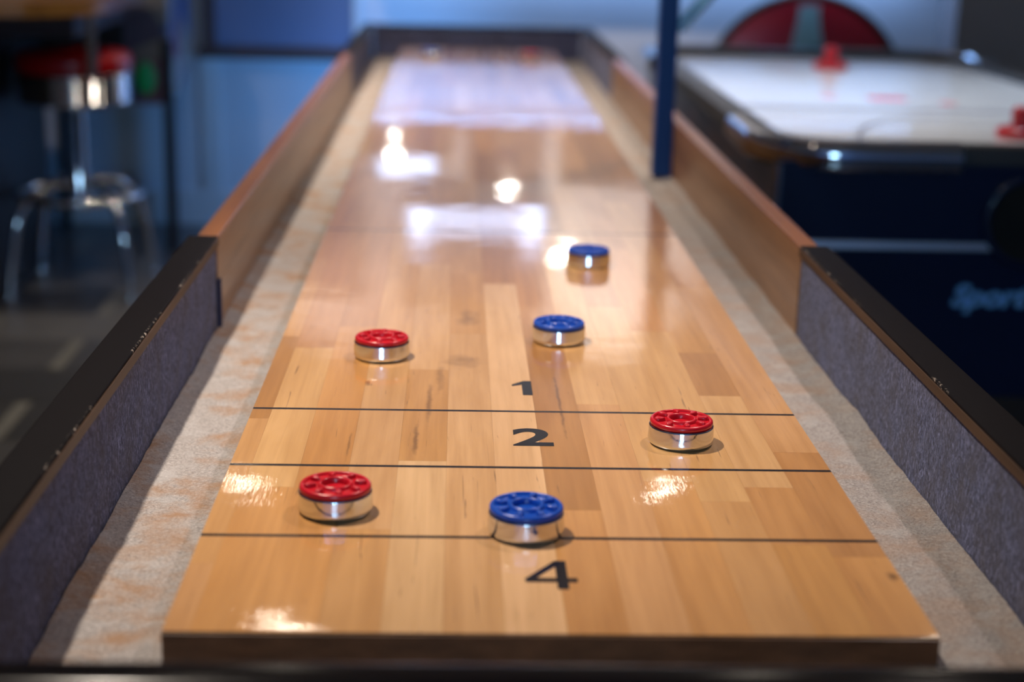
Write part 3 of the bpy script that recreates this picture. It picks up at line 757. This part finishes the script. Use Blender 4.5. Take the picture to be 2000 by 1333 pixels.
# ------------------------------------------------------------------ things above the frame that the glossy board mirrors
sh = thing('wall_shelf', 'long dark wooden wall shelf with a blue light strip underneath, on the back wall', 'shelf', (0.62, BACK, 0.35))
obj('board', box(B(), -0.44, 1.72, BACK-0.13, BACK-0.001, 0.350, 0.368, 0.002), brown_sill, sh)
obj('strip_housing', box(B(), -0.44, 1.72, BACK-0.12, BACK-0.085, 0.338, 0.350, 0.001), frame_m_, sh)
frame_m = mat('black_picture_frame', (0.02, 0.018, 0.018), 0.4)
def picture(x0, x1, z0, z1, col, lb):
    t_ = thing('wall_picture', lb, 'picture', ((x0+x1)/2, BACK, z0), 0, 'pictures on the back wall')
    mm = mat('picture_print', col, 0.5); q = NT(mm)
    q.l(q.ramp(q.noise(q.coords((3, 3, 3)), 3, 2), [(0.35, tuple(v*0.6 for v in col)), (0.7, tuple(v*1.5 for v in col))]), q.b.inputs['Base Color'])
    obj('print', box(B(), x0+0.015, x1-0.015, BACK-0.012, BACK-0.001, z0+0.015, z1-0.015), mm, t_)
    for q in ((x0, x1, z0, z0+0.016), (x0, x1, z1-0.016, z1), (x0, x0+0.016, z0+0.016, z1-0.016), (x1-0.016, x1, z0+0.016, z1-0.016)):
        obj('frame', box(B(), q[0], q[1], BACK-0.022, BACK-0.001, q[2], q[3], 0.002), frame_m, t_)
picture(-0.43, -0.09, 0.385, 0.485, (0.06, 0.03, 0.04), 'small dark picture below the lit sign, above the far table end')
picture(-0.01, 0.27, 0.385, 0.60, (0.05, 0.03, 0.02), 'dark picture in the middle of the back wall, under the television')
picture(0.35, 0.85, 0.385, 0.60, (0.06, 0.035, 0.015), 'wide dark picture on the back wall, rightmost of three')
sc_m = mat('television_screen', (0.02, 0.02, 0.03), 0.2)
t = NT(sc_m)
tc = t.n('ShaderNodeTexCoord'); sp = t.n('ShaderNodeSeparateXYZ'); t.l(tc.outputs['Generated'], sp.inputs[0])
lowb = t.ramp(sp.outputs['Z'], [(0.0, G1), (0.20, G1), (0.34, (0.10,)*3), (1.0, (0.05,)*3)])
sdb = t.ramp(sp.outputs['X'], [(0.0, (0.8,)*3), (0.13, (0.8,)*3), (0.18, G0), (0.82, G0), (0.87, G1)])
zz_ = t.ramp(sp.outputs['Z'], [(0.30, G1), (0.62, G0)])
ed = t.mix(1.0, sdb, zz_, 'MULTIPLY')
su = t.mix(1.0, lowb, ed, 'ADD')
cc = t.mix(1.0, su, (0.55, 0.68, 1.0), 'MULTIPLY')
t.l(cc, t.b.inputs['Emission Color']); t.b.inputs['Emission Strength'].default_value = 2.6
tv = thing('wall_television', 'wall-mounted television with a pale bright picture, above the middle picture', 'television', (0.015, BACK, 0.66))
obj('housing', box(B(), -0.27, 0.30, BACK-0.05, BACK-0.001, 0.665, 1.10, 0.004), frame_m, tv)
obj('screen', box(B(), -0.25, 0.28, BACK-0.054, BACK-0.0505, 0.69, 1.08), sc_m, tv)
sgn = thing('lit_sign', 'small pale blue lit sign on the back wall above the small dark picture', 'sign', (-0.26, BACK, 0.49))
obj('housing', box(B(), -0.385, -0.135, BACK-0.03, BACK-0.001, 0.49, 0.575, 0.003), frame_m, sgn)
obj('lit_face', box(B(), -0.375, -0.145, BACK-0.034, BACK-0.0305, 0.50, 0.565), mat('lit_sign_face', (0.5, 0.6, 0.8), 0.4, emit=(0.5, 0.66, 1.0), estr=3.0), sgn)
bulb_m = mat('bare_bulb', (1, 0.95, 0.85), 0.3, emit=(1.0, 0.92, 0.78), estr=240.0)
for x, z, s_, lb in ((0.361, 0.861, 1.0, 'small globe bulb on a stem beside the television, right of it'), (0.134, 0.600, 0.75, 'small globe bulb on a stem between television and middle picture'),
                     (-0.308, 0.482, 0.8, 'small globe bulb on a stem under the lit sign'), (-0.308, 0.402, 0.32, 'lowest small globe bulb, in front of the small dark picture')):
    t_ = thing('globe_lamp', lb, 'lamp', (x, BACK, z), 0, 'globe bulbs on the back wall')
    bm = B(); tube(bm, [(0, -0.001, 0.0), (0, -0.085, 0.0)], 0.004, 8); obj('stem', bm, frame_m, t_, local=True)
    rb = 0.010*s_
    bm = B(); bmesh.ops.create_uvsphere(bm, u_segments=16, v_segments=10, radius=rb); bmesh.ops.translate(bm, verts=bm.verts, vec=(0, -0.085-rb*0.8, 0))
    obj('bulb', bm, bulb_m, t_, smooth=True, local=True)

# ceiling downlights
lens_m = mat('downlight_lens', (1, 0.95, 0.9), 0.4, emit=(1.0, 0.86, 0.7), estr=22.0)
names = ['over the near left corner of the shuffleboard', 'over the near right side of the shuffleboard', 'over the far left side of the shuffleboard', 'at the back wall, right of the television',
         'at the back wall, over the arcade cabinet', 'between shuffleboard and air hockey table', 'over the air hockey table', 'added over the bar counter at the left to brighten it', 'added over the left side to brighten the shuffleboard middle']
bright_lens = mat('bright_downlight_lens', (1, 0.95, 0.9), 0.4, emit=(1.0, 0.88, 0.74), estr=45.0)
for (x, y, pw, cone, col, aim), nm in zip(DOWN, names):
    t_ = thing('ceiling_downlight', 'recessed round ceiling downlight ' + nm, 'ceiling light', (x, y, CEIL), 0, 'ceiling downlights')
    obj('trim_ring', lathe(B(), [(0.050, -0.0005), (0.070, -0.0005), (0.068, -0.006), (0.054, -0.008), (0.050, -0.004)], 32), trim_white, t_, smooth=40, local=True)
    obj('lens', lathe(B(), [(0, -0.001), (0.050, -0.001), (0.049, -0.004), (0, -0.004)], 32), bright_lens if x == 0.70 else lens_m, t_, local=True)
    d = bpy.data.lights.new('downlight_lamp', 'SPOT'); d.energy = pw; d.color = col; d.spot_size = math.radians(cone); d.spot_blend = 1.0; d.shadow_soft_size = 0.03
    o = bpy.data.objects.new('downlight_lamp', d); C.objects.link(o); o.location = (x, y, CEIL-0.04)
    aim = Vector(aim)
    o.rotation_euler = (aim-o.location).to_track_quat('-Z', 'Y').to_euler()
